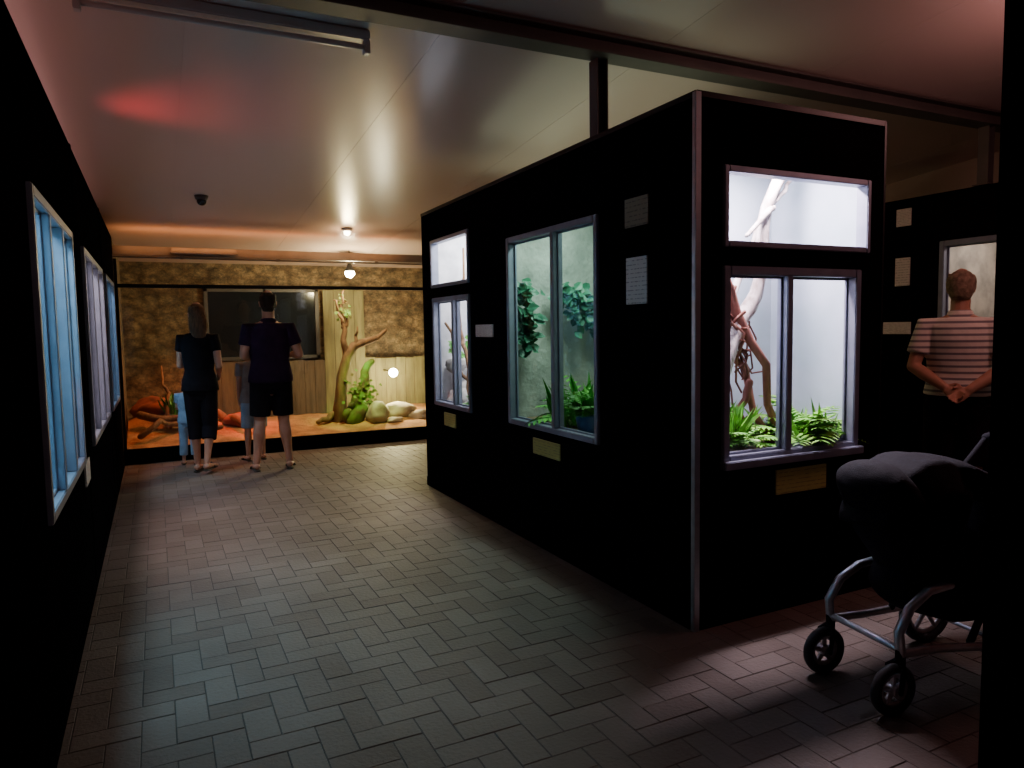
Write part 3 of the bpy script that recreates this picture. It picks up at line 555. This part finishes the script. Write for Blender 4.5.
# ------------------------------------------------------------ stroller
st=empty('baby_stroller',(2.32,1.8,0),math.radians(-8))
def wheel(nm,c,r,w,spk=5):
    bm=bmesh.new();n=36
    rings=[]
    for i in range(n):
        a=2*math.pi*i/n;ring=[]
        for k in range(10):
            b=2*math.pi*k/10;rr=r-w*.45+math.cos(b)*w*.45;ring.append(bm.verts.new((c[0]+rr*math.cos(a),c[1]+math.sin(b)*w*.5,c[2]+rr*math.sin(a))))
        rings.append(ring)
    for i in range(n):
        for k in range(10):
            ff=bm.faces.new((rings[i][k],rings[(i+1)%n][k],rings[(i+1)%n][(k+1)%10],rings[i][(k+1)%10]));ff.smooth=True
    obj(nm+'_tyre',bm,M['rubber'],st)
    bm=bmesh.new();rim=r-w*.95
    pts=[(c[0]+rim*math.cos(2*math.pi*i/24),c[1],c[2]+rim*math.sin(2*math.pi*i/24)) for i in range(25)]
    tube(bm,pts,[(.007,.014)]*25,side=V((0,1,0)),seg=8)
    for i in range(spk):
        a=2*math.pi*i/spk+.3;tube(bm,[V(c),(c[0]+rim*math.cos(a),c[1],c[2]+rim*math.sin(a))],[(.010,.012),(.008,.009)],side=V((0,1,0)),seg=8)
    tube(bm,[(c[0],c[1]-w*.6,c[2]),(c[0],c[1]+w*.6,c[2])],[.022,.022],seg=14,cap=.2);obj(nm+'_rim',bm,M['silver'],st)
for k,y in enumerate((-.17,.17)):
    wheel('front_wheel_%d'%k,(0,y,.095),.095,.04);wheel('rear_wheel_%d'%k,(.62,y*1.5,.14),.14,.045)
    bm=bmesh.new();tube(bm,[(0,y-.035,.095),(.01,y-.035,.17),(.03,y,.2)],[.008,.01,.014]);tube(bm,[(0,y+.035,.095),(.01,y+.035,.17),(.03,y,.2)],[.008,.01,.014]);tube(bm,[(.03,y,.18),(.03,y,.235)],[.018,.018])
    obj('fork_%d'%k,bm,M['fabric'],st)
bm=bmesh.new();bb=bmesh.new()
for y in(-.17,.17):
    tube(bm,[(.03,y,.22),(.02,y,.30),(.07,y*.98,.38),(.16,y*.95,.43),(.26,y*.95,.44)],[(.015,.020)]*5)
    tube(bm,[(.03,y,.22),(.2,y,.215),(.45,y*1.2,.2),(.62,y*1.42,.14)],[(.015,.020)]*4)
    tube(bb,[(.35,y*1.05,.22),(.5,y*1.05,.5),(.72,y*1.05,.78),(.85,y*1.05,.9)],[.013]*4)
tube(bm,[(.62,-.26,.14),(.62,.26,.14)],[.009]*2);tube(bm,[(.25,-.16,.44),(.25,.16,.44)],[.011]*2);tube(bm,[(.03,-.17,.235),(.03,.17,.235)],[.012]*2)
obj('chassis',bm,M['silver'],st)
tube(bb,[(.85,-.18,.9),(.87,-.1,.93),(.87,.1,.93),(.85,.18,.9)],[.018]*4);obj('push_handle',bb,M['fabric'],st)
def cot(bm):
    tube(bm,[(.06,0,.80),(.16,0,.66),(.3,0,.52),(.48,0,.42),(.66,0,.40)],[(.17,.09),(.19,.13),(.2,.16),(.19,.15),(.16,.09)],side=V((0,1,0)),seg=20)
    tube(bm,[(.22,0,.40),(.42,0,.33),(.6,0,.32)],[(.15,.1),(.16,.1),(.15,.1)],side=V((0,1,0)),seg=16)
    tube(bm,[(.5,0,.55),(.75,0,.62)],[(.19,.08),(.19,.06)],side=V((0,1,0)),seg=16)
remesh('seat_fabric',cot,.012,M['fabric'],st,6)
def hood(bm):
    for k in range(7):
        a=math.radians(-25+k*17);c=V((.25,0,.62));d=V((-math.sin(a)*.9,0,math.cos(a)));r=.27
        tube(bm,[c+V((0,-.185,0)),c+V((0,-.175,0))+d*r*.6,c+V((0,-.11,0))+d*r*.97,c+d*r,c+V((0,.11,0))+d*r*.97,c+V((0,.175,0))+d*r*.6,c+V((0,.185,0))],[(.045,.012)]*7,side=V((math.cos(a),0,math.sin(a))),seg=10)
    tube(bm,[(.36,0,.86),(.55,0,.78),(.7,0,.68)],[(.17,.03),(.18,.03),(.18,.03)],side=V((0,1,0)),seg=14)
remesh('canopy',hood,.010,M['fabric'],st,5)
bm=bmesh.new();rock(bm,(.66,-.08,.74),.07,(1.2,1,.5),sd=81);obj('blanket',bm,M['greyf'],st,True)
bm=bmesh.new();rock(bm,(.74,.02,.80),.04,(1,1.2,.8),sd=82);obj('soft_toy',bm,M['pink'],st,True)
# ------------------------------------------------------------ lights
area('lamp_front_cage',(2.72,2.80,2.31),.6,110,(1,.80,.92),(0,0,0),.10)
area('lamp_side_cage',(2.6,4.0,2.31),.3,30,(.68,.98,.86),(0,0,0),.9)
area('lamp_far_cage',(2.55,5.5,2.31),.3,48,(.95,.93,.96),(0,0,0),.7)
area('lamp_left_a',(-.75,3.5,2.27),.3,62,(.45,.8,1),(0,math.radians(-10),0),1.1)
area('lamp_left_b',(-.75,5.6,2.27),.3,52,(1,.80,.82),(0,math.radians(-10),0),1.3)
area('lamp_left_c',(-.75,7.5,2.27),.3,30,(.5,.75,1),(0,math.radians(-10),0),1.0)
spot('left_red_lamp',(-.55,3.9,1.5),(-.5,4.15,.85),30,(1,.2,.1),60,.03)
area('lamp_right',(6.1,3.1,2.27),.3,12,(1,.85,.75),(0,0,0),.9)
area('ceiling_fill_island',(2.9,4.4,2.43),.8,4,(.85,.95,.62),(math.pi,0,0),2.6)  # added fill with no fixture, brightens the ceiling over the island
area('ceiling_fill_left',(-.95,4.5,2.43),.8,10,(1,.46,.44),(math.pi,0,0),6)  # added pink fill along the left cabinet top, tints the ceiling
area('ceiling_fill_exhibit',(1.2,8.5,2.30),3,6,(1,.38,.12),(math.radians(150),0,0),.1)  # added orange fill, warms the rear of the ceiling; no lamp there
spot('ceiling_fill_red',(-.45,5.2,2.43),(.7,4.9,2.81),26,(1,.07,.10),75,.1,1)  # added red spot, stands in for a red sheen on the ceiling
area('added_hall_fill',(1.2,-1.2,3.2),1.2,9,(1,.75,.75),(0,0,0),.6)  # added fill behind the camera, no fixture modelled
point('added_passage_fill',(4.2,1.7,2.7),26,(1,.45,.42),.25)  # added reddish fill for floor and visitor at right, no lamp there
w=bpy.data.worlds.new('world');SC.world=w;w.use_nodes=True;w.node_tree.nodes['Background'].inputs[0].default_value=(.5,.55,.7,1);w.node_tree.nodes['Background'].inputs[1].default_value=.05
